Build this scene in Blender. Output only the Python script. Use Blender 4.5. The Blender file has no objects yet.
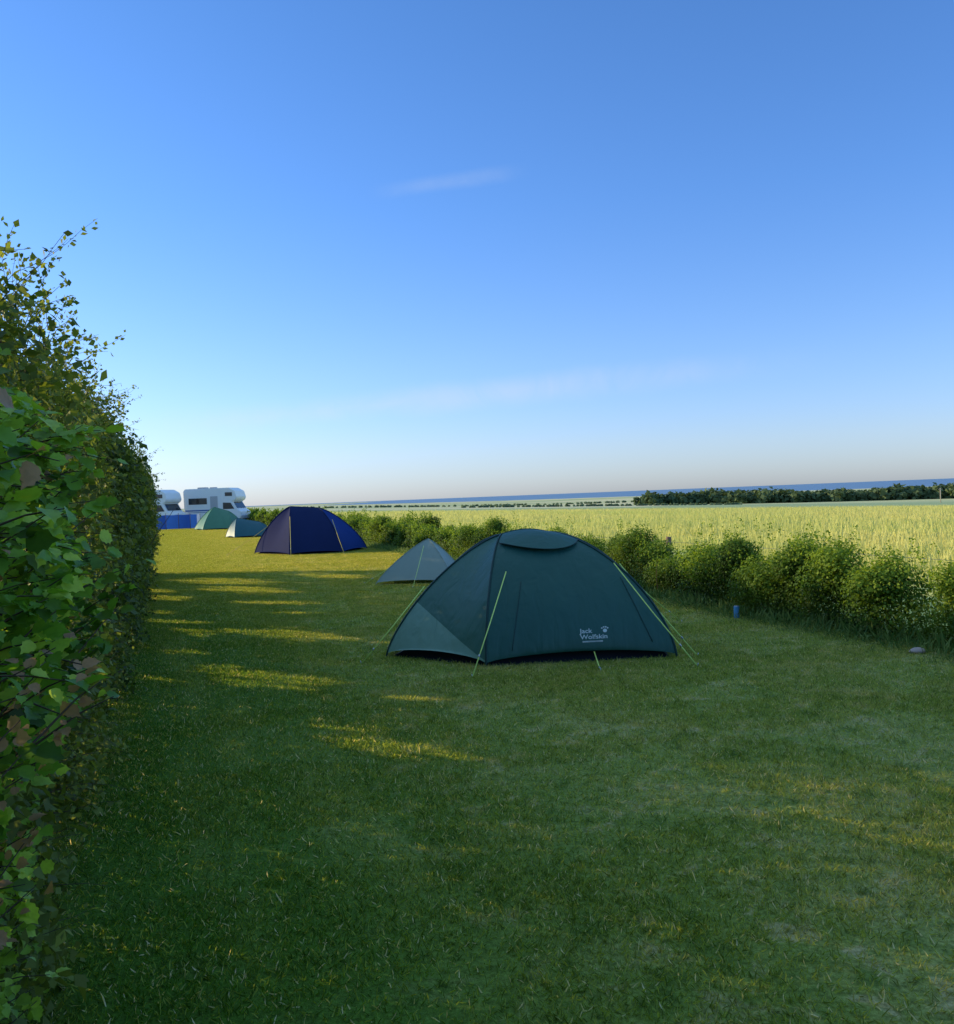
import bpy, bmesh, math, numpy as np
from mathutils import Vector, Matrix
from mathutils.bvhtree import BVHTree
rng=np.random.default_rng(7)
sc=bpy.context.scene
A=np.array([.949,.316,0.]); B=np.array([-.316,.949,0.])
def W(u,v,z=0.): 
    return (u*A[0]+v*B[0], u*A[1]+v*B[1], z)
EL=math.radians(13.0); TR=np.array([.95,-.31]); TR=TR/np.linalg.norm(TR)
SUNAZ=math.atan2(-TR[0],-TR[1])

# ---------- helpers ----------
def link(o,parent=None):
    sc.collection.objects.link(o)
    if parent is not None: o.parent=parent
    return o
def empty(name,loc=(0,0,0),rz=0):
    e=bpy.data.objects.new(name,None); e.location=loc; e.rotation_euler=(0,0,rz); e.empty_display_size=.2
    return link(e)
def np_mesh(name,verts,faces_flat,loop_starts,loop_tot,mat,attr=None,smooth=False):
    me=bpy.data.meshes.new(name)
    me.vertices.add(len(verts)); me.vertices.foreach_set('co',np.asarray(verts,dtype=np.float32).ravel())
    me.loops.add(len(faces_flat)); me.loops.foreach_set('vertex_index',np.asarray(faces_flat,dtype=np.int32))
    me.polygons.add(len(loop_starts)); me.polygons.foreach_set('loop_start',np.asarray(loop_starts,dtype=np.int32))
    me.polygons.foreach_set('loop_total',np.asarray(loop_tot,dtype=np.int32))
    if smooth: me.polygons.foreach_set('use_smooth',np.ones(len(loop_starts),dtype=bool))
    me.update(calc_edges=True)
    if attr is not None:
        a=me.attributes.new('v','FLOAT','FACE'); a.data.foreach_set('value',np.asarray(attr,dtype=np.float32))
    me.materials.append(mat)
    return me
def norm(a): return a/np.maximum(np.linalg.norm(a,axis=-1,keepdims=True),1e-9)
def scatter_mesh(name,tv,tf,pos,nz,ty,size,val,mat):
    """replicate a template (leaf/blade) at positions"""
    tv=np.asarray(tv,float); N=len(pos); K=len(tv)
    nz=norm(nz); sx=norm(np.cross(ty,nz)); ty=np.cross(nz,sx)
    size=np.asarray(size)
    if size.ndim==1: size=size[:,None]*np.ones((1,3))
    t=tv[None]*size[:,None,:]
    V=pos[:,None]+t[...,0:1]*sx[:,None]+t[...,1:2]*ty[:,None]+t[...,2:3]*nz[:,None]
    V=V.reshape(-1,3)
    fl=np.concatenate([np.array(f) for f in tf]); tot=np.array([len(f) for f in tf])
    L=len(fl)
    F=(fl[None]+(np.arange(N)*K)[:,None]).ravel()
    tots=np.tile(tot,N); starts=np.concatenate([[0],np.cumsum(tots)[:-1]])
    return np_mesh(name,V,F,starts,tots,mat,np.repeat(val,len(tf)))
LEAF4=([(0,0,0),(.36,.45,.06),(0,1,-.05),(-.36,.45,.06)],[(0,1,2,3)])
LEAFBIG=([(0,0,0),(.26,.04,.04),(.44,.22,.09),(.40,.36,.09),(.50,.48,.13),(.33,.64,.08),(.34,.80,.08),(.12,.92,.0),(0,1.14,-.12),(-.12,.92,.0),(-.34,.80,.08),(-.33,.64,.08),(-.50,.48,.13),(-.40,.36,.09),(-.44,.22,.09),(-.26,.04,.04),(0,.35,.0),(0,.72,-.02)],
         [(0,1,2,3,16),(16,3,4,5,17),(17,5,6,7,8),(0,16,13,14,15),(16,17,11,12,13),(17,8,9,10,11)])
def tube(bm,pts,r0,r1,n=5,cap=True):
    rings=[]
    pts=[Vector(p) for p in pts]; m=len(pts)
    for i,p in enumerate(pts):
        d=(pts[min(i+1,m-1)]-pts[max(i-1,0)]).normalized()
        if i:
            a=(pa-d*pa.dot(d)).normalized()
        else: a=d.orthogonal().normalized()
        b=d.cross(a); pa=a
        r=r0+(r1-r0)*i/max(1,m-1)
        rings.append([bm.verts.new(p+a*math.cos(2*math.pi*k/n)*r+b*math.sin(2*math.pi*k/n)*r) for k in range(n)])
    for i in range(m-1):
        for k in range(n):
            f=bm.faces.new((rings[i][k],rings[i][(k+1)%n],rings[i+1][(k+1)%n],rings[i+1][k])); f.smooth=True
    if cap and n>2:
        bm.faces.new(rings[0][::-1]); bm.faces.new(rings[-1])
def bm_obj(name,bm,mat,parent=None):
    me=bpy.data.meshes.new(name); bm.to_mesh(me); bm.free()
    for m in (mat if isinstance(mat,(list,tuple)) else [mat]): me.materials.append(m)
    return link(bpy.data.objects.new(name,me),parent)
def box(bm,c,s,mi=0,rz=0,bev=0):
    r=bmesh.ops.create_cube(bm,size=1)
    M=Matrix.Translation(c)@Matrix.Rotation(rz,4,'Z')@Matrix.Diagonal((*s,1))
    bmesh.ops.transform(bm,matrix=M,verts=r['verts'])
    fs={f for v in r['verts'] for f in v.link_faces}
    for f in fs: f.material_index=mi
    if bev:
        es={e for v in r['verts'] for e in v.link_edges}
        bmesh.ops.bevel(bm,geom=list(es),offset=bev,segments=2,affect='EDGES')

# ---------- materials ----------
class NT:
    def __init__(s,name):
        s.m=bpy.data.materials.new(name); s.m.use_nodes=True; s.t=s.m.node_tree
        s.t.nodes.clear(); s.out=s.n('ShaderNodeOutputMaterial')
    def n(s,ty,**k):
        nd=s.t.nodes.new(ty)
        for a,b in k.items(): setattr(nd,a,b)
        return nd
    def l(s,a,b): s.t.links.new(a,b)
    def val(s,sock,v):
        if isinstance(v,bpy.types.NodeSocket): s.l(v,sock)
        else: sock.default_value=v
    def math(s,op,a,b=0.,c=None,clamp=False):
        nd=s.n('ShaderNodeMath',operation=op,use_clamp=clamp); s.val(nd.inputs[0],a); s.val(nd.inputs[1],b)
        if c is not None: s.val(nd.inputs[2],c)
        return nd.outputs[0]
    def mix(s,f,a,b,bl='MIX'):
        nd=s.n('ShaderNodeMix',data_type='RGBA',blend_type=bl); s.val(nd.inputs[0],f)
        s.val(nd.inputs[6],a if not isinstance(a,tuple) else (*a[:3],1)); s.val(nd.inputs[7],b if not isinstance(b,tuple) else (*b[:3],1))
        return nd.outputs[2]
    def pos(s): return s.n('ShaderNodeNewGeometry').outputs['Position']
    def noise(s,vec,scale,detail=3,rough=.5,dist=0.):
        nd=s.n('ShaderNodeTexNoise'); nd.inputs['Scale'].default_value=scale; nd.inputs['Detail'].default_value=detail
        nd.inputs['Roughness'].default_value=rough; nd.inputs['Distortion'].default_value=dist
        if vec is not None: s.l(vec,nd.inputs['Vector'])
        return nd.outputs[0]
    def ss(s,x,a,b):
        nd=s.n('ShaderNodeMapRange',interpolation_type='SMOOTHSTEP'); s.val(nd.inputs[0],x)
        nd.inputs[1].default_value=a; nd.inputs[2].default_value=b
        return nd.outputs[0]
    def dot(s,vec,d):
        nd=s.n('ShaderNodeVectorMath',operation='DOT_PRODUCT'); s.l(vec,nd.inputs[0]); nd.inputs[1].default_value=d
        return nd.outputs['Value']
    def uv(s,vec,su=1.,sv=1.):
        c=s.n('ShaderNodeCombineXYZ'); s.l(s.math('MULTIPLY',s.dot(vec,tuple(A)),su),c.inputs[0]); s.l(s.math('MULTIPLY',s.dot(vec,tuple(B)),sv),c.inputs[1])
        return c.outputs[0]
    def bsdf(s,col,rough=.7,spec=.3,bump=None,bs=.3,bd=.02,metal=0.):
        p=s.n('ShaderNodeBsdfPrincipled'); s.val(p.inputs['Base Color'],(*col[:3],1) if isinstance(col,tuple) else col)
        s.val(p.inputs['Roughness'],rough); p.inputs['Specular IOR Level'].default_value=spec; p.inputs['Metallic'].default_value=metal
        if bump is not None:
            b=s.n('ShaderNodeBump'); b.inputs['Strength'].default_value=bs; b.inputs['Distance'].default_value=bd
            s.l(bump,b.inputs['Height']); s.l(b.outputs[0],p.inputs['Normal'])
        return p.outputs[0]
    def trans(s,sh,col,f):
        t=s.n('ShaderNodeBsdfTranslucent'); s.val(t.inputs[0],(*col[:3],1) if isinstance(col,tuple) else col)
        m=s.n('ShaderNodeMixShader'); m.inputs[0].default_value=f; s.l(sh,m.inputs[1]); s.l(t.outputs[0],m.inputs[2]); return m.outputs[0]
    def done(s,sh): s.l(sh,s.out.inputs[0]); return s.m
    def attr(s,n='v'):
        a=s.n('ShaderNodeAttribute'); a.attribute_name=n; return a.outputs['Fac']
def simple(name,col,rough=.6,spec=.3,metal=0.,var=.12,scale=20):
    k=NT(name); p=k.pos(); n=k.noise(p,scale)
    c=k.mix(n,tuple(x*(1-var) for x in col),tuple(min(1,x*(1+var)) for x in col))
    return k.done(k.bsdf(c,rough,spec,metal=metal,bump=n,bs=.1,bd=.005))
def leafmat(name,dark,mid,light,tr=.35,rough=.5,spec=.4,big=1.2,accent=None):
    k=NT(name); v=k.attr(); n=k.noise(k.pos(),big,2)
    c=k.mix(k.ss(v,0,.6),dark,mid); c=k.mix(k.ss(v,.55,1.),c,light)
    c=k.mix(k.math('MULTIPLY',k.ss(n,.35,.7),.5),c,light)
    if accent:
        c=k.mix(k.ss(v,1.5,1.9),c,accent)
        c=k.mix(k.math('MULTIPLY',k.ss(k.noise(k.pos(),60,3,.6),.42,.68),.35),c,k.mix(1.,c,(.55,.6,.5),'MULTIPLY'))
    tc=k.mix(1.,c,(1.6,1.5,.6),'MULTIPLY')
    sh=k.trans(k.bsdf(c,rough,spec),tc,tr); return k.done(sh)
M_HAZ=leafmat('hazel_leaf',(.035,.10,.012),(.15,.34,.035),(.48,.64,.08),.42,.42,.3,accent=(.45,.26,.14))
M_HAW=leafmat('hawthorn_leaf',(.035,.06,.014),(.11,.16,.03),(.28,.31,.055),.38,.6,.2)
M_SHR=leafmat('shrub_leaf',(.018,.05,.008),(.07,.15,.02),(.28,.37,.04),.38,.6,.15)
M_FAR=leafmat('distant_foliage',(.07,.11,.055),(.10,.145,.07),(.15,.19,.08),.2,.8,.1,.02)
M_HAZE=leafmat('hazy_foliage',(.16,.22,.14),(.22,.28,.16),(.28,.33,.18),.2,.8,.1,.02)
M_BARK=simple('bark',(.09,.065,.045),.9)

def lawn_color(k,p):
    u=k.dot(p,tuple(A)); v=k.dot(p,tuple(B))
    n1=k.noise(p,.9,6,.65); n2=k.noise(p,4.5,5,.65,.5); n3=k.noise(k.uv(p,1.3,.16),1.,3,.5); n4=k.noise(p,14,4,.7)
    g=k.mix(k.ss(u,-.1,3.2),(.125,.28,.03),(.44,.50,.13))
    g=k.mix(k.math('MULTIPLY',k.ss(v,9,22),.75),g,(.42,.45,.085))  # dark hedge-shade green near, sunlit yellow further along, painted into the grass
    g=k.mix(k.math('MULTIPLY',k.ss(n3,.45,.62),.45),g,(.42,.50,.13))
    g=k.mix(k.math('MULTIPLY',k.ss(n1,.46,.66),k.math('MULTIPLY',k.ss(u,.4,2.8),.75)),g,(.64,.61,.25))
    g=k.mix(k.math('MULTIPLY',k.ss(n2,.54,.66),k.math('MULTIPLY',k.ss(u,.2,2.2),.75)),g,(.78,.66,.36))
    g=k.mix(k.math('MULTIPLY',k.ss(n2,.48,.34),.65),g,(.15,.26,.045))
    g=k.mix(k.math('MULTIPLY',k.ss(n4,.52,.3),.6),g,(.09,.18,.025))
    return g
def mat_grass():
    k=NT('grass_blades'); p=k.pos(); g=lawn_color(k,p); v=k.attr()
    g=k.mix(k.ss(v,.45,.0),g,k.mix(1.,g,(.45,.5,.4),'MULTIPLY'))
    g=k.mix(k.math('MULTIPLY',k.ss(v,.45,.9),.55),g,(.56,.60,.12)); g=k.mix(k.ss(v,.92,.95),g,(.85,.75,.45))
    tc=k.mix(1.,g,(1.55,1.3,.35),'MULTIPLY')
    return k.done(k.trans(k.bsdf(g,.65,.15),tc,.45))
M_GRASS=mat_grass()
def mat_long():
    k=NT('long_grass_blades'); v=k.attr(); g=k.mix(v,(.08,.17,.03),(.28,.34,.08))
    return k.done(k.trans(k.bsdf(g,.6,.25),g,.4))
M_LONG=mat_long()
def wheat_col(k,p):
    n=k.noise(p,.05,4,.6); n2=k.noise(k.uv(p,.25,.02),1,3)
    c=k.mix(k.ss(n,.35,.65),(.60,.60,.15),(.74,.66,.20)); c=k.mix(k.math('MULTIPLY',k.ss(n2,.45,.65),.55),c,(.46,.55,.13)); return c
def mat_wheat():
    k=NT('wheat_crop'); p=k.pos(); c=wheat_col(k,p); c=k.mix(k.math('MULTIPLY',k.attr(),.5),c,(.86,.76,.28))
    return k.done(k.trans(k.bsdf(c,.7,.2),c,.45))
M_WHEAT=mat_wheat()
def mat_ground():
    k=NT('ground_grass'); p=k.pos(); u=k.dot(p,tuple(A))
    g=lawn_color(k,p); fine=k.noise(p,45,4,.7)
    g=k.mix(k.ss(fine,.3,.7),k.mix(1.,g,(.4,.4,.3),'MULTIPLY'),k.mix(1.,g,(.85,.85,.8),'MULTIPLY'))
    w=wheat_col(k,p)
    sep=k.n('ShaderNodeSeparateXYZ'); k.l(p,sep.inputs[0]); y=sep.outputs[1]
    vo=k.n('ShaderNodeTexVoronoi'); vo.inputs['Scale'].default_value=1.; vo.inputs['Randomness'].default_value=.8
    mp=k.n('ShaderNodeMapping'); mp.inputs['Scale'].default_value=(.0022,.0042,0); mp.inputs['Rotation'].default_value=(0,0,.15); k.l(p,mp.inputs[0]); k.l(mp.outputs[0],vo.inputs['Vector'])
    sc2=k.n('ShaderNodeSeparateColor'); k.l(vo.outputs['Color'],sc2.inputs[0])
    rp=k.n('ShaderNodeValToRGB'); k.l(sc2.outputs[0],rp.inputs[0]); rp.color_ramp.interpolation='CONSTANT'
    e=rp.color_ramp.elements; e[0].color=(.64,.60,.28,1); e[1].position=.3; e[1].color=(.40,.46,.20,1)
    for po,c in ((.5,(.80,.68,.36)),(.72,(.50,.52,.25)),(.86,(.76,.66,.36))):
        q=e.new(po); q.color=(*c,1)
    fn=k.noise(p,.02,4,.6)
    far=k.mix(k.math('MULTIPLY',fn,.35),rp.outputs[0],(.46,.48,.24))  # pale distant field colours have haze painted in
    yy=k.math('ADD',y,k.math('MULTIPLY',u,.12))
    mid=k.mix(k.ss(yy,215,222),(.44,.50,.17),far)
    fld=k.mix(k.ss(yy,146,150),w,mid)
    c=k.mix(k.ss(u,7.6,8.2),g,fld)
    bmp=k.noise(p,60,4,.7)
    return k.done(k.bsdf(c,.85,.1,bump=bmp,bs=.6,bd=.03))
M_GROUND=mat_ground()
def mat_sea():
    k=NT('sea_water'); p=k.pos(); n=k.noise(p,.002,4)
    c=k.mix(n,(.15,.26,.38),(.19,.30,.43)); return k.done(k.bsdf(c,.6,.2,bump=k.noise(p,.2,3),bs=.3,bd=.5))
M_SEA=mat_sea()
def fabric(name,col,tr=.15,rough=.45,bs=.45,spec=.35,two=None):
    k=NT(name); tc=k.n('ShaderNodeTexCoord').outputs['Object']
    n=k.noise(tc,2.2,3,.5,.6); n2=k.noise(tc,300,2)
    mp=k.n('ShaderNodeMapping'); mp.inputs['Scale'].default_value=(7,7,1.2); k.l(tc,mp.inputs[0]); n3=k.noise(mp.outputs[0],1,2,.5,.8)
    h=k.math('ADD',k.math('MULTIPLY',n,.7),k.math('ADD',k.math('MULTIPLY',n3,.5),k.math('MULTIPLY',n2,.01)))
    c=k.mix(n,tuple(x*.9 for x in col),tuple(x*1.1 for x in col))
    if two:   # second fabric colour sewn on below a straight seam (plane in the tent's own space)
        c2,pn,pc=two; d=k.math('SUBTRACT',k.dot(tc,tuple(pn)),pc)
        c=k.mix(k.ss(d,-.002,.002),c2,c)
    sh=k.bsdf(c,rough,spec,bump=h,bs=bs,bd=.06)
    return k.done(k.trans(sh,k.mix(1.,c,(1.6,1.6,1.6),'MULTIPLY'),tr))

# ---------- terrain ----------
def tz(x,y):
    x=np.asarray(x,float); y=np.asarray(y,float)
    u=x*A[0]+y*A[1]
    z=-.03*np.clip(u-9,0,None); z=np.where(u>480,-14.1-4.9*(1-np.exp(-np.clip(u-480,0,None)*.0061)),z)
    yc=np.interp(x,[-2500,-1370,100,1318,4000],[26000,8000,4060,2560,1500])
    return z-np.clip((y-yc)/60,0,1)*12
def make_ground():
    na=900; rr=np.concatenate([[.5,1.2,2.2,3.5,5],np.geomspace(6,24000,230)])
    th=np.linspace(0,2*math.pi,na,endpoint=False)
    X=rr[:,None]*np.cos(th)[None]; Y=rr[:,None]*np.sin(th)[None]; Z=tz(X,Y)
    V=np.concatenate([[[0,0,0]],np.stack([X,Y,Z],-1).reshape(-1,3)])
    i=np.arange(len(rr)-1)[:,None]; j=np.arange(na)[None]; jn=(j+1)%na
    q=np.stack([1+i*na+j,1+(i+1)*na+j,1+(i+1)*na+jn,1+i*na+jn],-1).reshape(-1,4)
    t=np.stack([np.zeros(na,int),1+np.arange(na),1+(np.arange(na)+1)%na],-1)
    F=np.concatenate([t.ravel(),q.ravel()]); tot=np.concatenate([np.full(na,3),np.full(len(q),4)])
    st=np.concatenate([[0],np.cumsum(tot)[:-1]])
    link(bpy.data.objects.new('ground',np_mesh('ground',V,F,st,tot,M_GROUND,smooth=True)))
make_ground()
bm=bmesh.new(); S=60000
vs=[bm.verts.new(p) for p in ((-S,800,-20.5),(S,800,-20.5),(S,S*2,-20.5),(-S,S*2,-20.5))]; bm.faces.new(vs)
bm_obj('sea',bm,M_SEA)

# ---------- lawn grass (instanced patches) ----------
def instancer(name,P,child,scale=1.):
    n=len(P); a=rng.uniform(0,6.283,n); h=.5
    V=np.zeros((n,4,3))
    for k in range(4):
        V[:,k,0]=P[:,0]+h*np.cos(a+k*math.pi/2)*.05; V[:,k,1]=P[:,1]+h*np.sin(a+k*math.pi/2)*.05; V[:,k,2]=P[:,2]
    me=np_mesh(name,V.reshape(-1,3),np.arange(4*n),np.arange(n)*4,np.full(n,4),M_GROUND)
    o=link(bpy.data.objects.new(name,me)); o.instance_type='FACES'; o.show_instancer_for_render=False; o.show_instancer_for_viewport=False
    child.parent=o
    return o
def blades(name,n,rad,h,w,mat,lean=.5,vfun=None,tmpl=None):
    r=rad*np.sqrt(rng.random(n)); a=rng.uniform(0,6.283,n)
    pos=np.stack([r*np.cos(a),r*np.sin(a),np.zeros(n)],-1)
    up=np.stack([rng.normal(0,lean,n),rng.normal(0,lean,n),np.ones(n)],-1)
    nz=np.stack([rng.normal(size=n),rng.normal(size=n),np.zeros(n)],-1)
    up=norm(up); nz=nz-up*np.sum(nz*up,-1,keepdims=True)
    H=h*rng.uniform(.5,1.3,n)*np.where(rng.random(n)<.06,1.5,1)
    size=np.stack([np.full(n,w)*rng.uniform(.7,1.4,n),H,H],-1)
    tv,tf=tmpl or ([(-.5,0,0),(.5,0,0),(.35,.6,.08),(0,1,.3),(-.35,.6,.08)],[(0,1,2,3,4)])
    return link(bpy.data.objects.new(name,scatter_mesh(name,tv,tf,pos,nz,up,size,rng.random(n),mat)))
g1=blades('grass_patch',18000,1.4,.026,.0042,M_GRASS,.85)
P=[]
for v in np.arange(.5,96,1.9):
    for u in np.arange(-1.6,6.9,1.9):
        uu=u+rng.uniform(-.3,.3); vv=v+rng.uniform(-.3,.3); P.append(W(uu,vv,0.))
instancer('lawn_grass',np.array(P),g1)
# wheat
wt=([(-.15,0,0),(.15,0,0),(.2,.7,0),(.5,.8,.02),(.3,1.,.06),(-.3,1.,.06),(-.5,.8,.02),(-.2,.7,0)],[(0,1,2,7),(7,2,3,4,5,6)])
g2=blades('wheat_patch',5000,4.2,.40,.024,M_WHEAT,.15,tmpl=wt)
P=[]
for y in np.arange(2,150,5):
    for x in np.arange(-35,y*.62+12,5):
        xx=x+rng.uniform(-1,1); yy=y+rng.uniform(-1,1); u=xx*A[0]+yy*A[1]
        if u>12.8 and yy+.12*u<146: P.append((xx,yy,float(tz(xx,yy))))
instancer('wheat_field',np.array(P),g2)

# ---------- tall left hedge ----------
sun3=np.array([TR[0]*math.cos(EL),TR[1]*math.cos(EL),-math.sin(EL)])
su,sv,sz=sun3@A,sun3@B,sun3[2]
# sunlight reaches the lawn through thin places low in the hedge
HOLES=[]
for x,y,a,b in [(-2.3,11.2,.7,.9),(-3.6,11.7,.4,.35),(-1.9,8.35,.5,.8),(-2.5,9.15,.16,.4),(-.55,5.85,.28,.5),(-.95,6.45,.12,.4),(-4.4,17.4,1.,1.),(-5.5,16.4,.5,.6),(-3.2,14.9,.35,.9),(-5.4,19.6,1.,1.3),(-4.2,12.9,.3,.5),(-6.3,18.,.5,.5),(-3.2,20.,.9,.8),(-.4,7.3,.10,.4),(-3.2,10.2,.2,.3),(-3.0,8.6,.2,.25),(-1.1,10.3,.15,.35),(-4.9,14.2,.3,.35),(-2.6,13.4,.15,.5)]:
    p=np.array([x,y,0.]); u=p@A; t=(u+.9)/su
    HOLES.append((float(p@B-t*sv),float(-t*sz),a,b*math.tan(EL)))
def holemask(u,v,z):
    t=(u+.9)/su; vv=v-t*sv; zz=z-t*sz
    keep=np.ones(len(u),bool)
    wob=.34*np.sin(vv*8+zz*11)+.28*np.sin(vv*21+zz*37)+.22*np.sin(vv*47-zz*60)+rng.normal(0,.15,len(u))
    for hv,hh,a,b in HOLES:
        d=((vv-hv)/a)**2+((zz-hh+.12*(vv-hv))/b)**2+wob
        keep&=(d>1)
    return keep
def hedge_profile(v):
    return 2.45+.10*np.sin(v*1.7)+.07*np.sin(v*4.1+1)+.05*np.sin(v*9.7)
hed=empty('hedge')
def hedge_leaves(n,v0,v1,size,name,z0=.02,z1=1.,thr=-2.1,inner=.6):
    v=rng.uniform(v0,v1,n); z=rng.uniform(z0,z1,n); top=hedge_profile(v); z=z*top
    wd=.46+.12*np.sin(v*2.3+z*3)+.09*np.sin(v*6.1+z*5.3)
    wd=wd*(1-.25*np.exp(-((z-.4)/.35)**2))*np.clip((top-z)/.5+.45,0,1)
    q=rng.uniform(-1,1,n); q=np.sign(q)*np.abs(q)**inner
    u=-.92+q*wd+rng.normal(0,.04,n)
    lump=np.sin(v*7.3+z*6)+np.sin(v*12.1-z*9+u*8)+np.sin(z*14+v*3)
    keep=holemask(u,v,z)&(lump+rng.normal(0,.8,n)>thr)
    u,v,z,q,lump=u[keep],v[keep],z[keep],q[keep],lump[keep]; n=len(u)
    P=u[:,None]*A+v[:,None]*B; P[:,2]=z
    nz=np.sign(q)[:,None]*A*.7+rng.normal(0,.7,(n,3))+np.array([0,0,.5])
    ty=rng.normal(0,1,(n,3))+np.array([0,0,-.2])
    val=np.clip(.35+.12*lump+rng.normal(0,.25,n),0,1)
    link(bpy.data.objects.new(name,scatter_mesh(name,*LEAF4,P,nz,ty,size*rng.uniform(.6,1.3,n),val,M_HAW)),hed)
hedge_leaves(115000,-3,9,.044,'leaves_near')
hedge_leaves(125000,9,24.5,.064,'leaves_far')
hedge_leaves(45000,-3,24.3,.075,'leaves_low',0.,.42,-9,.95)
hedge_leaves(30000,7.5,15,.075,'leaves_core',.35,.95,-9,1.2)
lp=[];lt=[]
def twig(bm,p,d,L,r,leaf=True,seg=6,droop=.05,ls=14,wob=.12):
    p=Vector(p); d=Vector(d).normalized(); pts=[p.copy()]
    for i in range(seg):
        d=(d+Vector(rng.normal(0,wob,3))+Vector((0,0,-droop))).normalized(); p=p+d*L/seg; pts.append(p.copy())
    tube(bm,pts,r,r*.35,3,False)
    if leaf:
        for i in range(ls):
            f=rng.uniform(.1,1)*seg; k=min(int(f),seg-1); q=pts[k].lerp(pts[k+1],f-k)
            lp.append(q); lt.append(d+Vector(rng.normal(0,.8,3)))
bm=bmesh.new()
for v in np.arange(-2.5,24,.4):
    for s in range(2):
        x=W(-.95+rng.normal(0,.10),v+rng.uniform(-.1,.1),0)
        twig(bm,x,(rng.normal(0,.08),rng.normal(0,.08),1),rng.uniform(1.4,2.1),rng.uniform(.007,.015),False,8,0,wob=.06)
for i in range(2000):
    v=1.2+23*rng.random()**1.0; top=float(hedge_profile(v))
    x=W(rng.uniform(-1.35,-.5),v,top-rng.uniform(.0,.4))
    twig(bm,x,(rng.normal(.3,.4),rng.normal(0,.35),1),rng.uniform(.12,.38)*(1 if rng.random()<.88 else 1.6),.002,True,6,.07,22)
for i in range(1500):
    v=rng.uniform(3,24.3); z=rng.uniform(.2,2.4)
    x=W(-.6,v,z); twig(bm,x,(.95+rng.normal(0,.4),.3+rng.normal(0,.4),rng.uniform(-.1,.9)),rng.uniform(.12,.38),.002,True,5,.05,12)
bm_obj('stems',bm,M_BARK,hed)
lp=np.array(lp); lt=np.array(lt); keep=holemask(lp@A,lp@B,lp[:,2]); lp=lp[keep]; lt=lt[keep]; n=len(lp)
lp=lp+rng.normal(0,.012,lp.shape)
link(bpy.data.objects.new('shoot_leaves',scatter_mesh('shoot_leaves',*LEAF4,lp,rng.normal(0,1,(n,3)),lt,.030*rng.uniform(.5,1.3,n),np.clip(rng.normal(.55,.3,n),0,1),M_HAW)),hed)

# ---------- broad-leaved hazel growing at the near end ----------
haz=empty('hazel_bush')
bmh=bmesh.new()
def hazel():
    PP=[];NN=[];TT=[];VV=[];SS=[]
    for i in range(1600):
        v=rng.uniform(1.45,3.9); z=rng.uniform(.05,2.3)
        face=-.49+.25*math.exp(-((z-1.45)/.55)**2)+.06*math.sin(v*5+z*4)+.07*math.sin(v*11-z*9)+.05*math.sin(z*17+v*3)
        face-=.35*max(0,min(1,(z-1.8)/.5))**1.5+.30*max(0,min(1,(v-2.9)/.9))**1.5
        tip=face-abs(rng.normal(0,.10))+ (.05 if (rng.random()<.12 and v>2.2) else 0)
        Ls=rng.uniform(.10,.24); d=A*rng.uniform(.5,1)+B*rng.normal(0,.45)+np.array([0,0,rng.uniform(-.2,.75)]); d/=np.linalg.norm(d)
        end=np.array(W(tip,v,z)); st=end-d*Ls
        tube(bmh,[st-d*.05,(st+end)/2+np.array([0,0,.008]),end],.0028,.001,3,False)
        nl=int(rng.integers(7,13)); f=rng.uniform(0,1.05,nl)
        side=np.cross(d,[0,0,1.]); side/=np.linalg.norm(side)
        sg=np.where(np.arange(nl)%2==0,1,-1)
        p=st+np.outer(f*Ls,d)+np.outer(sg*.008,side)+rng.normal(0,.008,(nl,3))
        upn=np.cross(side,d); 
        PP.append(p); NN.append(upn*1.0+A*.25-B*.35+rng.normal(0,.42,(nl,3))); TT.append(np.outer(sg,side)*.9+d*.5+np.array([0,0,-.45])+rng.normal(0,.25,(nl,3)))
        tone=rng.normal(0,.16)+.1*math.sin(v*9+z*7)
        val=np.clip(.48+tone+rng.normal(0,.18,nl)+.3*(f-.6),0,1)
        br=(z<1.35 and z>.25 and math.sin(v*8+z*5)>.2 and rng.random()<.55)
        val=np.where((rng.random(nl)<(.8 if br else .02)),2.,val)
        VV.append(val); SS.append(.042*rng.uniform(.5,1.3,nl)*(.65 if br else 1)*(.8 if z<.7 else 1)*(.85 if v<2 else 1))
    P=np.concatenate(PP);n=len(P)
    link(bpy.data.objects.new('leaves',scatter_mesh('hazel_leaves',*LEAFBIG,P,np.concatenate(NN),np.concatenate(TT),np.concatenate(SS),np.concatenate(VV),M_HAZ)),haz)
    n=9000; v=rng.uniform(1.3,3.8,n); z=rng.uniform(.03,2.1,n); u=-.62-.3*rng.random(n)
    P=u[:,None]*A+v[:,None]*B; P[:,2]=z
    link(bpy.data.objects.new('inner_leaves',scatter_mesh('hazel_inner_leaves',*LEAFBIG,P,rng.normal(0,1,(n,3)),rng.normal(0,1,(n,3)),.045*rng.uniform(.5,1.2,n),np.clip(rng.normal(.1,.12,n),0,1),M_HAZ)),haz)
hazel()
for i in range(40):
    v=rng.uniform(1.6,3.6); x=W(rng.uniform(-.85,-.6),v,0)
    twig(bmh,x,(rng.normal(0,.06),rng.normal(0,.08),1),rng.uniform(1.2,1.8),.009,False,8,0,wob=.05)
bm_obj('stems',bmh,M_BARK,haz)

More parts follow.
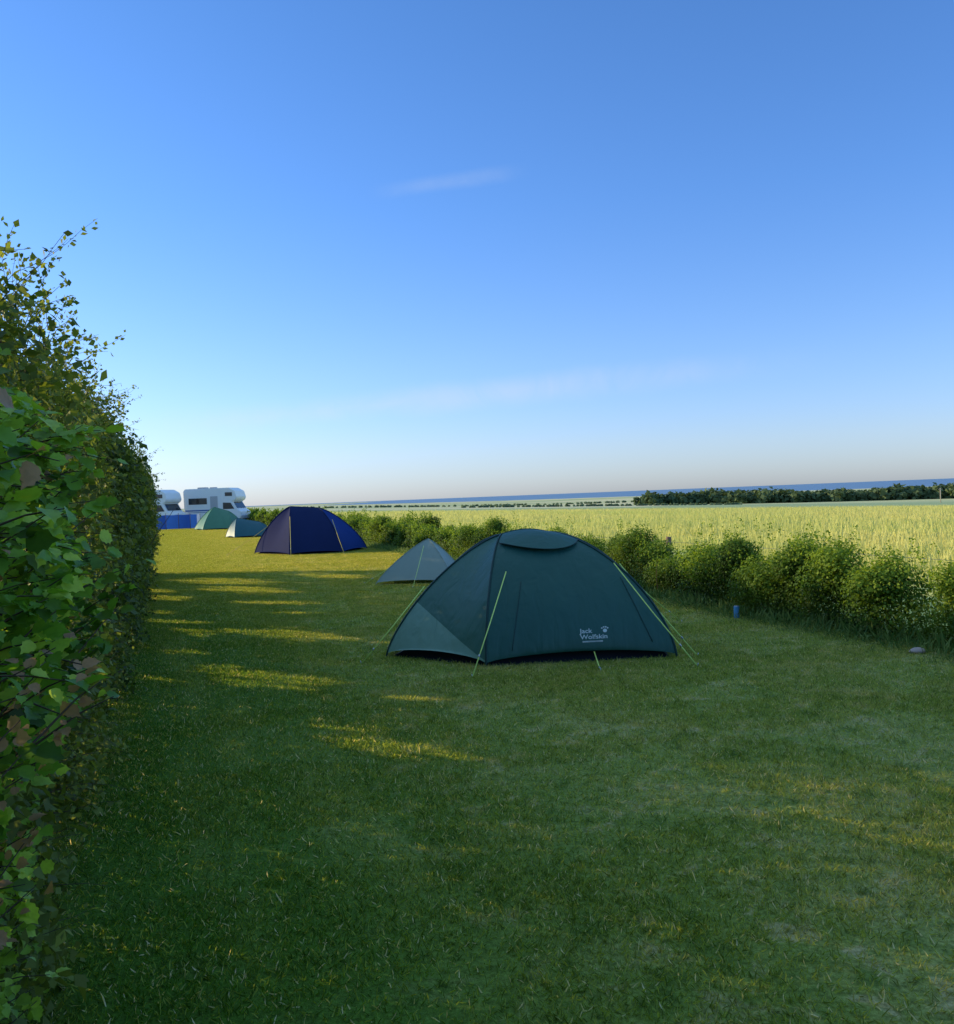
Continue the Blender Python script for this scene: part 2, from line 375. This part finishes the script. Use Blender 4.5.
# ---------- low hedgerow on the right ----------
low=empty('low_hedge')
def low_hedge():
    for name,v0,v1,sp,per,ls in (('shrubs_near',-1,22,.66,8500,.034),('shrubs_mid',22,48,.75,4200,.055),('shrubs_far',48,96,1.0,2000,.10)):
        PP=[];NN=[];VV=[];SS=[]
        for v in np.arange(v0,v1,sp):
            vv=v+rng.uniform(-.15,.15); uu=7.15+rng.uniform(-.24,.2)+ (.1 if v>20 else 0)
            h=rng.choice([.72,.78,.86,.94,1.04])*(1+.08*math.sin(v*.7)); 
            if v>24: h*=1.15
            if 11.2<v<12.6: h*=.72
            lobes=[(uu+rng.normal(0,.13),vv+rng.normal(0,.13),h*rng.uniform(.5,.78),rng.uniform(.17,.29)) for _ in range(6)]
            lobes+=[(uu,vv,h*.38,.40),(uu,vv+sp/2,h*.22,.33)]
            m=per//len(lobes); tone=rng.normal(-.01,.13)
            for (lu,lv,lz,r) in lobes:
                d=norm(rng.normal(0,1,(m,3))); rad=r*rng.random(m)**.4*(1+.12*np.sin(d[:,0]*9+lv*5)*np.sin(d[:,2]*8+lu))+np.abs(rng.normal(0,.02,m))
                p=d*rad[:,None]+np.array(W(lu,lv,lz)); ok=(p[:,2]>.02)&(p[:,2]<h*1.05+rng.random(m)*.06)
                PP.append(p[ok]); NN.append((d+np.array([0,0,.4])+rng.normal(0,.5,d.shape))[ok])
                VV.append((np.clip(tone+rng.normal(.33,.22,m)+rng.normal(0,.08)+.25*d[:,2]+.6*(p[:,2]/h-.6),0,1))[ok]); SS.append((ls*rng.uniform(.6,1.3,m))[ok])  # leaf tone paints sunlit tops and darker lower parts into the shrubs
            for s in range(16):
                b=np.array(W(uu+rng.normal(0,.2),vv+rng.normal(0,.22),h*rng.uniform(.7,1.0)))
                t=np.linspace(0,1,16)[:,None]; dr=norm(np.array([rng.normal(0,.35),rng.normal(0,.35),1.]))
                p=b+dr*t*rng.uniform(.06,.22)+rng.normal(0,.016,(16,3)); PP.append(p); NN.append(rng.normal(0,1,(16,3))); VV.append(np.clip(rng.normal(.8,.2,16),0,1)); SS.append(np.full(16,ls*.85))
        if name!='shrubs_far':
            n=40000 if v0<0 else 20000
            v=rng.uniform(v0-.3,v1,n); hh=.48+.12*np.sin(v*4.4)+.08*np.sin(v*11+2); z=rng.random(n)*hh; wd=.38*np.sqrt(np.clip(1-(z/.75)**2,.1,1))*(1+.2*np.sin(v*5+z*9))
            q=rng.uniform(-1,1,n); q=np.sign(q)*np.abs(q)**.6; u=7.15+q*wd+rng.normal(0,.03,n)
            p=u[:,None]*A+v[:,None]*B; p[:,2]=z; PP.append(p); NN.append(np.sign(q)[:,None]*A+rng.normal(0,.6,(n,3))+[0,0,.4])
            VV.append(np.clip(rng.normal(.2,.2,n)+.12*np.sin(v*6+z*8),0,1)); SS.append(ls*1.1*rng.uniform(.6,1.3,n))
        P=np.concatenate(PP);N=np.concatenate(NN);n=len(P)
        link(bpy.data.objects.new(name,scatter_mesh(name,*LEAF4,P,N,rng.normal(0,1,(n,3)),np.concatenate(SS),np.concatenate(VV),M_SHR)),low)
low_hedge()
bm=bmesh.new()
for v in np.arange(-1,48,.3):
    x=W(7.15+rng.normal(0,.15),v,0); twig(bm,x,(rng.normal(0,.25),rng.normal(0,.25),1),rng.uniform(.4,.65),.008,False,5,0)
bm_obj('stems',bm,M_BARK,low)
n=24000; v=rng.uniform(-1,60,n)**1.0; u=rng.normal(6.65,.22,n); 
P=u[:,None]*A+v[:,None]*B; P[:,2]=0; up=np.stack([rng.normal(0,.35,n),rng.normal(0,.35,n),np.ones(n)],-1); nz=rng.normal(0,1,(n,3))
H=rng.uniform(.04,.2,n)*np.exp(-((u-6.8)/.4)**2)+.03
link(bpy.data.objects.new('long_grass',scatter_mesh('long_grass',[(-.5,0,0),(.5,0,0),(.3,.6,.1),(0,1,.35)],[(0,1,2,3)],P,nz,up,np.stack([np.full(n,.007),H,H],-1),rng.random(n),M_LONG)))

# ---------- fence ----------
M_WOOD=simple('weathered_wood',(.22,.15,.10),.85,var=.3,scale=15)
M_WIRE=simple('galvanised_wire',(.3,.3,.3),.5,metal=.8)
fe=empty('post_and_wire_fence')
bm=bmesh.new()
for i,v in enumerate(np.arange(1.1,60,6.3)):
    x=W(7.95,v,.0); h=.80
    tube(bm,[(x[0],x[1],-.2),(x[0],x[1],h-.03),(x[0]+.004,x[1],h)],.05,.045,8)
bm_obj('posts',bm,M_WOOD,fe)
bm=bmesh.new()
for z in (.42,.72):
    a=W(7.9,1.1,z); b=W(7.9,57.8,z); tube(bm,[a,b],.003,.003,4)
bm_obj('wires',bm,M_WIRE,fe)

# ---------- tents ----------
M_GUY=simple('guy_line',(.7,.85,.2),.5,var=.05)
M_BLK=simple('groundsheet',(.012,.014,.016),.6)
M_PEG=simple('peg_metal',(.5,.5,.5),.35,metal=.9)
def arc(end,hub,H,n,ex):
    out=[]
    for i in range(n+1):
        s=i/n*math.pi/2
        h=math.cos(s)**(2/ex); z=math.sin(s)**(2/ex)
        out.append(Vector((hub[0]+(end[0]-hub[0])*h,hub[1]+(end[1]-hub[1])*h,H*z)))
    return out
def tent(name,loc,rz,hubs,ends,mats,ex=1.6,sag=.05,hem=.05,hood=None,bulge={},tubes=True,pr=.011,inner=True,polemat=None,crown=0.):
    """hubs: [(x,y,H),...]; ends: [(x,y,hubindex[,ex]),...] going round; mats: per-panel material"""
    e=empty(name,loc,rz); n=30; m=20
    arcs=[arc(q[:2],hubs[q[2]],hubs[q[2]][2],n,q[3] if len(q)>3 else ex) for q in ends]
    cen=Vector((sum(h[0] for h in hubs)/len(hubs),sum(h[1] for h in hubs)/len(hubs),.25))
    bm=bmesh.new(); uniq=[]
    for i in range(len(ends)):
        a=arcs[i]; b=arcs[(i+1)%len(ends)]
        mat=mats[i%len(mats)]
        if mat not in uniq: uniq.append(mat)
        mi=uniq.index(mat); g=[]
        sg=bulge.get(i,-sag); two=ends[i][2]!=ends[(i+1)%len(ends)][2]
        for s in range(n+1):
            row=[]
            for w in range(m+1):
                f=w/m; p=a[s].lerp(b[s],f); k=math.sin(math.pi*f); lv=math.sin(math.pi*min(1,s/n*1.05))
                o=p-cen; o.z*=.5
                if o.length>1e-6: o.normalize()
                p=p+o*(sg*k*(max(lv,0)**.7))
                p.z+=hem*k**.6*(1-s/n)**6+.035*(1-s/n)**8
                if two: p.z+=crown*k*(s/n)**3
                row.append(bm.verts.new(p))
            g.append(row)
        if hood and i==hood[0]:
            hg=[]; edge=[]
            for w in range(1,m):
                f=w/m; k=math.sin(math.pi*f); s0=hood[1]+.14*(1-k); row=[]
                for j in range(8):
                    q=j/7; s=(s0+(1-s0)*q)*n; si=min(int(s),n-1); fr=s-si
                    p=g[si][w].co.lerp(g[si+1][w].co,fr)
                    o=p-cen; o.z*=.3; o.normalize(); p=p+o*(.006+hood[2]*(1-q)**1.8*k**.6)+Vector((0,0,.003))
                    row.append(p)
                hg.append(row); edge.append(row[0])
        for s in range(n):
            for w in range(m):
                f=bm.faces.new((g[s][w],g[s][w+1],g[s+1][w+1],g[s+1][w])); f.smooth=True; f.material_index=mi
    bmesh.ops.recalc_face_normals(bm,faces=bm.faces)
    fly=bm_obj('flysheet',bm,uniq,e)
    if hood:
        bm=bmesh.new(); vv=[[bm.verts.new(p) for p in r] for r in hg]
        for w in range(len(vv)-1):
            for j in range(7):
                f=bm.faces.new((vv[w][j],vv[w+1][j],vv[w+1][j+1],vv[w][j+1])); f.smooth=True
        bm_obj('vent_hood',bm,hood[3],e)
        bm=bmesh.new(); tube(bm,edge,.005,.005,5); bm_obj('hood_edge',bm,hood[4],e)
    if tubes:
        bm=bmesh.new()
        for a in arcs: tube(bm,[cen+(p-cen)*1.004 for p in a],pr,pr,6)
        if len(hubs)>1:
            h0=Vector(hubs[0][:3]);h1=Vector(hubs[1][:3])
            tube(bm,[h0.lerp(h1,j/8)+Vector((0,0,.005+crown*math.sin(math.pi*j/8))) for j in range(9)],pr,pr,6)
        bm_obj('pole_sleeves',bm,polemat or mats[0],e)
    if inner:
        bm=bmesh.new(); c2=Vector((cen.x,cen.y,0))
        rings=[]
        for s in range(0,n+1,3):
            row=[]
            for i in range(len(ends)):
                a=arcs[i][s];b=arcs[(i+1)%len(ends)][s]
                for w in range(4):
                    p=a.lerp(b,w/4); q=c2+(p-c2)*(.965 if s==0 else .87); q.z=p.z*.87; row.append(bm.verts.new(q))
            rings.append(row)
        for s in range(len(rings)-1):
            L=len(rings[0])
            for i in range(L): bm.faces.new((rings[s][i],rings[s][(i+1)%L],rings[s+1][(i+1)%L],rings[s+1][i]))
        bm_obj('inner_tent',bm,M_BLK,e)
    return e,fly
def guys(e,lines,r=.005,mat=None):
    bm=bmesh.new(); bp=bmesh.new()
    for a,b in lines:
        a=Vector(a);b=Vector(b); mid=a.lerp(b,.5)-Vector((0,0,.01*(a-b).length))
        tube(bm,[a,mid,b],r,r,5)
        d=(b-a); d.z=0
        if d.length>0: d.normalize()
        tube(bp,[b+Vector((0,0,.03))+d*.01,b-d*.02-Vector((0,0,.05))],.004,.003,5)
        q=a.lerp(b,.8); tube(bp,[q,q+(b-a).normalized()*.03],.009,.009,5)
    bm_obj('guy_lines',bm,mat or M_GUY,e); bm_obj('pegs',bp,M_PEG,e)

TX,TY=.58,9.6
def L(x,y): return (x-TX,y-TY)
ends=[(*L(.03,8.62),0,1.6),(*L(1.84,8.72),1,1.6),(*L(1.95,10.3),1,1.6),(*L(.7,11.0),0),(*L(-.75,10.5),0,1.5),(*L(-.98,9.4),0,1.36)]
hubs=[(*L(.24,9.55),1.195),(*L(.74,9.6),1.20)]
a5=arc(ends[5][:2],hubs[0],hubs[0][2],30,1.36)[12]; f1=Vector((*ends[0][:2],.05))
outd=Vector((-.62,-.78,0)); pn=(f1-a5).cross(outd).normalized()
if pn.z<0: pn=-pn
G1=fabric('green_fabric',(.024,.105,.082),.10,bs=.6)
GM=fabric('green_fabric_two_tone',(.055,.155,.115),.12,bs=.6,two=((.20,.35,.27),pn,pn.dot(a5)))
GH=fabric('green_fabric_hood',(.028,.115,.09),.12,bs=.4)
G3=fabric('green_fabric_dark',(.012,.05,.042),.1)
tent_o,fly=tent('dome_tent',(TX,TY,0),0,hubs,ends,[G1,G1,G1,G1,G1,GM],ex=1.6,sag=.04,hem=.07,hood=(0,.66,.05,GH,G3),bulge={0:.04},polemat=G3,crown=.04)
guys(tent_o,[((*L(-.56,9.25),.72),(*L(-1.2,9.05),.0)),((*L(.26,8.95),.86),(*L(-.1,8.15),.0)),((*L(1.32,9.0),.90),(*L(1.93,8.25),.0)),((*L(1.42,9.3),.87),(*L(2.05,8.75),.0)),((*L(1.05,8.62),.10),(*L(1.05,8.2),.0)),((*L(1.5,10.2),.8),(*L(2.4,11.0),.0))],.006)
bvh=BVHTree.FromObject(fly,bpy.context.evaluated_depsgraph_get())
def front(x,z,off=.004):
    h=bvh.ray_cast(Vector((x-TX,-4,z)),Vector((0,1,0)))
    if h[0] is None: return None
    return h[0]+Vector((0,-off,0))
bm=bmesh.new()
for fn in (lambda t:(.28+.12*t,.14+.62*t),lambda t:(1.62-.24*t,.16+.6*t),):
    pts=[front(*fn(i/16)) for i in range(17)]; pts=[p for p in pts if p]
    if len(pts)>2: tube(bm,pts,.004,.004,4)
bm_obj('seams',bm,G3,tent_o)
def logo():
    M_W=simple('printed_white',(.6,.68,.64),.6,var=.03)
    for txt,x,z,s in (('Jack',.93,.27,.072),('Wolfskin',.93,.215,.072),('EXPEDITION DOME',.95,.185,.022)):
        cu=bpy.data.curves.new('t','FONT'); cu.body=txt; cu.size=s; cu.resolution_u=3; cu.offset=.0010
        o=bpy.data.objects.new('t',cu); sc.collection.objects.link(o)
        me=bpy.data.meshes.new_from_object(o.evaluated_get(bpy.context.evaluated_depsgraph_get()))
        bpy.data.objects.remove(o)
        for vv in me.vertices:
            p=front(x+vv.co.x*1.0,z+vv.co.y*.8)
            if p: vv.co=p
        me.materials.clear(); me.materials.append(M_W)
        link(bpy.data.objects.new('printed_logo',me),tent_o)
    bm=bmesh.new()
    for dx,dz,r in ((0,0,.020),(-.028,.028,.008),(-.010,.04,.008),(.010,.04,.008),(.028,.028,.008)):
        vs=[]
        for k in range(12):
            p=front(1.17+dx+r*math.cos(k*math.pi/6),.285+dz*.8+r*math.sin(k*math.pi/6)*.85)
            if p: vs.append(bm.verts.new(p))
        if len(vs)>2: bm.faces.new(vs)
    bm_obj('printed_paw',bm,M_W,tent_o)
logo()

# blue tent
B1=fabric('navy_fabric',(.010,.020,.075),.04,.75,.12,.1); B2=fabric('blue_fabric',(.012,.042,.19),.05,.75,.12,.1); B3=fabric('violet_blue_fabric',(.012,.017,.07),.03,.8,.12,.08)
M_YEL=simple('yellow_tape',(.55,.42,.08),.5)
e,_=tent('dome_tent',(-5.6,30.6,0),0,[(-.6,0,1.52),(.3,.1,1.44)],[(-.35,-1.7,0),(1.3,-1.4,1),(1.85,.3,1),(1.2,1.6,1),(-.9,1.7,0),(-1.8,-.2,0)],[B1,B2,B1,B1,B1,B3],ex=1.36,sag=.08,polemat=B1,pr=.016)
guys(e,[((-.45,-.9,1.2),(-.1,-2.7,0)),((.9,-.8,1.05),(1.5,-2.5,0)),((-1.2,-.1,1.0),(-2.7,-.3,0))],.009,M_YEL)
GR=fabric('grey_fabric',(.32,.38,.31),.15,bs=.2)
e,_=tent('backpacking_tent',(-1.12,17.9,0),-.15,[(.15,0,.82)],[(-.8,-.5,0),(.75,-.65,0),(.8,.5,0),(-.5,.6,0)],[GR],ex=1.2,sag=.02,pr=.008,inner=False)
guys(e,[((.1,-.2,.7),(.1,-1.3,0)),((-.3,0,.5),(-1.1,-.2,0))],.005)
T1=fabric('teal_fabric',(.03,.13,.15),.15,bs=.15)
e,_=tent('tunnel_tent',(-11.9,47.5,0),.2,[(-.5,0,1.0),(.6,.1,.75)],[(-.6,-.9,0),(.9,-.8,1),(1.35,0,1),(.9,.9,1),(-.8,.9,0),(-1.1,0,0)],[T1],ex=1.4,sag=.03,pr=.012)
T2=fabric('bright_green_fabric',(.10,.26,.15),.2,bs=.15)
e,_=tent('family_tent',(-18.8,67,0),.1,[(-.3,0,1.6),(.6,.1,1.3)],[(-.9,-1.5,0),(1.2,-1.4,1),(1.8,0,1),(1.2,1.5,1),(-1.1,1.5,0),(-1.8,0,0)],[T2],ex=1.3,sag=.04,pr=.02)

# ---------- motorhomes ----------
M_WHT=simple('white_gelcoat',(.82,.82,.80),.35,.5,var=.03); M_GLS=simple('dark_glass',(.02,.03,.04),.1,.6); M_TYR=simple('tyre_rubber',(.02,.02,.02),.8)
M_STR=simple('blue_stripe',(.05,.12,.35),.4); M_GRY=simple('grey_trim',(.45,.45,.46),.5); M_RIM=simple('wheel_rim',(.55,.55,.57),.35,metal=.6)
def motorhome(loc,rz,s=1.,rear=-3.2):
    e=empty('motorhome',loc,rz); e.scale=(s,s,s); w=2.2
    prof=[(rear,.45),(1.75,.45),(2.0,.42),(3.15,.42),(3.3,.6),(3.3,1.0),(2.95,1.25),(2.6,1.85),(2.85,1.98),(2.95,2.2),(2.8,2.7),(2.3,2.98),(rear+.1,2.98),(rear-.05,2.8)]
    bm=bmesh.new()
    a=[bm.verts.new((x,-w/2,z)) for x,z in prof]; b=[bm.verts.new((x,w/2,z)) for x,z in prof]
    bm.faces.new(a); bm.faces.new(b[::-1]); n=len(prof)
    for i in range(n): bm.faces.new((a[i],b[i],b[(i+1)%n],a[(i+1)%n]))
    bmesh.ops.recalc_face_normals(bm,faces=bm.faces); bmesh.ops.bevel(bm,geom=bm.edges[:],offset=.04,segments=2,affect='EDGES')
    bm_obj('body',bm,M_WHT,e)
    bm=bmesh.new()
    for sd in (-1,1):
        y=sd*(w/2+.006)
        for x,z,sx,szz in ((rear+.85,1.95,.9,.5),(-.0,1.95,.9,.5),(2.3,2.45,.6,.3)):
            box(bm,(x,y,z),(sx,.03,szz),0,0,.01)
        q=[(1.8,1.25),(2.75,1.25),(2.45,1.75),(1.8,1.78)]
        vv=[bm.verts.new((x,y+sd*.006,z)) for x,z in q]; bm.faces.new(vv)
    vv=[bm.verts.new((x+.03,yy,z+.02)) for x,z,yy in ((2.93,1.29,-.95),(2.93,1.29,.95),(2.62,1.8,.9),(2.62,1.8,-.9))]
    bm.faces.new(vv)
    box(bm,(rear-.05,0,1.9),(.04,1.2,.5),0,0,.01)
    bm_obj('windows',bm,M_GLS,e)
    bm=bmesh.new(); cx=(rear+1.9)/2
    for sd in (-1,1):
        box(bm,(cx,sd*(w/2+.004),1.2),(1.9-rear-.2,.012,.10)); box(bm,(cx,sd*(w/2+.004),1.05),(1.9-rear-.6,.012,.04))
    bm_obj('stripes',bm,M_STR,e)
    bm=bmesh.new()
    for sd in (-1,1):
        box(bm,(1.05,sd*(w/2+.01),1.45),(.62,.025,1.75),0,0,.008)
        box(bm,((rear+1.3)/2,sd*(w/2-.02),.40),(1.3-rear,.06,.18))
    box(bm,(3.28,0,.55),(.16,2.1,.28),0,0,.03); box(bm,(rear+1.2,0,3.04),(.7,.7,.12),0,0,.03); box(bm,(.6,0,3.03),(.5,.5,.1),0,0,.03)
    bm_obj('door_and_trim',bm,M_GRY,e)
    bm=bmesh.new(); br=bmesh.new()
    for x in (rear+1.0,2.6):
        for sd in (-1,1):
            y=sd*(w/2-.12)
            tube(bm,[(x,y-.11,.34),(x,y+.11,.34)],.34,.34,20); tube(br,[(x,y-.125,.34),(x,y+.125,.34)],.2,.2,14)
    bm_obj('tyres',bm,M_TYR,e); bm_obj('wheel_rims',br,M_RIM,e)
motorhome((-24.9,85,0),-.12,1.12,-1.5)
motorhome((-30.2,83,0),-.25,1.12,-2.8)
M_BLU=fabric('blue_canvas',(.02,.09,.38),.2,bs=.2); M_WST=fabric('pale_canvas',(.35,.42,.55),.2)
e=empty('windbreak',(-23.1,71,0),.2)
bm=bmesh.new(); bp=bmesh.new(); pp=[(-1.8,.3),(-.9,0),(0,.25),(.9,0),(1.6,.4)]
for i in range(4):
    a,b=pp[i],pp[i+1]; g=[]
    for k in range(7):
        f=k/6; x=a[0]+(b[0]-a[0])*f; y=a[1]+(b[1]-a[1])*f+.05*math.sin(math.pi*f)
        g.append((bm.verts.new((x,y,.05)),bm.verts.new((x,y,1.15-.04*math.sin(math.pi*f)))))
    for k in range(6):
        f=bm.faces.new((g[k][0],g[k+1][0],g[k+1][1],g[k][1])); f.material_index=(i==3 and k>3) and 1 or 0; f.smooth=True
for a in pp: tube(bp,[(a[0],a[1],0),(a[0],a[1],1.27)],.018,.018,6)
bm_obj('canvas',bm,[M_BLU,M_WST],e); bm_obj('poles',bp,M_WOOD,e)

# ---------- small things ----------
M_CAN=simple('blue_can',(.08,.28,.5),.4,.5)
e=empty('drinks_can',(3.12,11.2,0)); bm=bmesh.new(); tube(bm,[(0,0,0),(0,0,.008),(0,0,.13),(0,0,.14)],.035,.035,16); bm_obj('body',bm,M_CAN,e)
bm=bmesh.new(); tube(bm,[(0,0,.1402),(0,0,.148)],.03,.027,16); bm_obj('rim',bm,M_RIM,e)
bm=bmesh.new(); bmesh.ops.create_icosphere(bm,subdivisions=3,radius=.05)
for q in bm.verts: q.co=Vector((q.co.x*1.5,q.co.y,q.co.z*.6+.02))*(1+.12*math.sin(q.co.x*60+q.co.y*40))
o=bm_obj('stone',bm,simple('pale_stone',(.45,.33,.28),.8)); o.location=(4.0,8.45,0)
e=empty('utility_pole',(265,525,float(tz(265,525)))); bm=bmesh.new(); tube(bm,[(0,0,0),(0,0,8.5)],.28,.22,8); box(bm,(0,0,7.9),(2.2,.2,.2)); bm_obj('pole',bm,simple('pale_pole',(.5,.42,.32),.8),e)

# ---------- distant trees ----------
def belt(name,pts,dens,h,wid,ls,mat):
    PP=[];NN=[];VV=[];SS=[]
    for (x0,y0),(x1,y1) in zip(pts[:-1],pts[1:]):
        Ln=math.hypot(x1-x0,y1-y0); k=int(Ln*dens)
        for i in range(k):
            f=rng.random(); x=x0+(x1-x0)*f+rng.normal(0,wid*.3); y=y0+(y1-y0)*f+rng.normal(0,wid*.3)
            hh=h*rng.uniform(.65,1.1)*(1+.12*math.sin(x*.03)+.1*math.sin(x*.11)); r=hh*.45; m=50
            d=norm(rng.normal(0,1,(m,3))); p=d*r*rng.random((m,1))**.3*np.array([1.2,1.2,1.1])+np.array([x,y,float(tz(x,y))+hh*.5])
            PP.append(p);NN.append(d+rng.normal(0,.4,d.shape)+[0,0,.3]);VV.append(np.clip(rng.normal(.4,.25,m)+rng.normal(0,.15),0,1));SS.append(ls*rng.uniform(.6,1.3,m))
    P=np.concatenate(PP);n=len(P)
    link(bpy.data.objects.new(name,scatter_mesh(name,*LEAF4,P,np.concatenate(NN),rng.normal(0,1,(n,3)),np.concatenate(SS),np.concatenate(VV),mat)))
belt('woodland_belt',[(185,960),(320,930),(460,900),(620,860)],1.6,12,40,5.,M_FAR)
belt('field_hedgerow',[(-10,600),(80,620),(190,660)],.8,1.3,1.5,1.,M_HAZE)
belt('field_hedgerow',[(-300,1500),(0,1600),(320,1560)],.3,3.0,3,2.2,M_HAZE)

# ---------- camera ----------
cam=bpy.data.cameras.new('camera'); co=link(bpy.data.objects.new('camera',cam)); sc.camera=co
cam.sensor_fit='HORIZONTAL'; cam.sensor_width=36; cam.lens=36*919/954; cam.clip_start=.05; cam.clip_end=200000
R=Matrix.Rotation(math.radians(90-.94),4,'X')@Matrix.Rotation(math.radians(-2.26),4,'Z')
co.matrix_world=Matrix.Translation((0,0,1.6))@R
def raydir(px,py):
    d=R.to_3x3()@Vector(((px-477)/919,-(py-512)/919,-1)); return d.normalized()

# ---------- light ----------
sun=bpy.data.lights.new('sun','SUN'); sun.energy=5; sun.angle=math.radians(.5); sun.color=(1,.82,.46)
so=link(bpy.data.objects.new('sun',sun)); so.rotation_euler=Vector(sun3).to_track_quat('-Z','Y').to_euler()
w=bpy.data.worlds.new('World'); sc.world=w; w.use_nodes=True; t=w.node_tree; t.nodes.clear()
k=NT.__new__(NT); k.t=t
sky=k.n('ShaderNodeTexSky',sky_type='NISHITA'); sky.sun_disc=False; sky.sun_elevation=EL; sky.sun_rotation=SUNAZ
sky.air_density=1.; sky.dust_density=.4; sky.ozone_density=2.5; sky.altitude=50
dirn=k.n('ShaderNodeTexCoord').outputs['Generated']
sepw=k.n('ShaderNodeSeparateXYZ'); k.l(dirn,sepw.inputs[0])
# sky tinted and brightened; warm overhead boost, out of view, added to lift shade
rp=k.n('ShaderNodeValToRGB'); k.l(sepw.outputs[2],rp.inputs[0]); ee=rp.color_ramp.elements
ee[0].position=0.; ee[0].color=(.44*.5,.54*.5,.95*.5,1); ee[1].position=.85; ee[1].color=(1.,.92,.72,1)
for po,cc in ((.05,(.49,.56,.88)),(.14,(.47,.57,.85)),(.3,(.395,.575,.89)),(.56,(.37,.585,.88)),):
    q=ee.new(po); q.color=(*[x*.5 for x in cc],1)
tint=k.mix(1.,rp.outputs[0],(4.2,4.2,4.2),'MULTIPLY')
def streak(p,q,width,g0,g1,amt):
    n=p.cross(q).normalized(); mid=(p+q).normalized(); al=n.cross(mid).normalized()
    d=k.math('ABSOLUTE',k.dot(dirn,tuple(n))); a=k.dot(dirn,tuple(al))
    nz=k.noise(dirn,7,5,.6,.4)
    f=k.math('SUBTRACT',1.,k.ss(k.math('ADD',d,k.math('MULTIPLY',k.math('SUBTRACT',nz,.5),width*1.2)),0,width))
    f=k.math('MULTIPLY',f,k.math('SUBTRACT',1.,k.ss(k.math('ABSOLUTE',a),g0,g1)))
    n2=k.noise(dirn,12,4,.6,1.)
    return k.math('MULTIPLY',k.math('MULTIPLY',f,k.ss(n2,.1,.7)),amt)
s1=streak(raydir(150,428),raydir(720,370),.022,.12,.44,.26)
s2=streak(raydir(380,192),raydir(515,172),.010,.02,.09,.15)
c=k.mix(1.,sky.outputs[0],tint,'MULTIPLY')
c=k.mix(s1,c,(5.2,5.3,5.6)); c=k.mix(s2,c,(4.4,5.,5.8))
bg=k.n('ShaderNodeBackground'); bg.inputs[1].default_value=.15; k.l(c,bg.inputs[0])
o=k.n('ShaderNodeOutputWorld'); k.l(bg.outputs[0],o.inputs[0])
sc.view_settings.view_transform='Standard'; sc.view_settings.look='None'; sc.view_settings.exposure=0
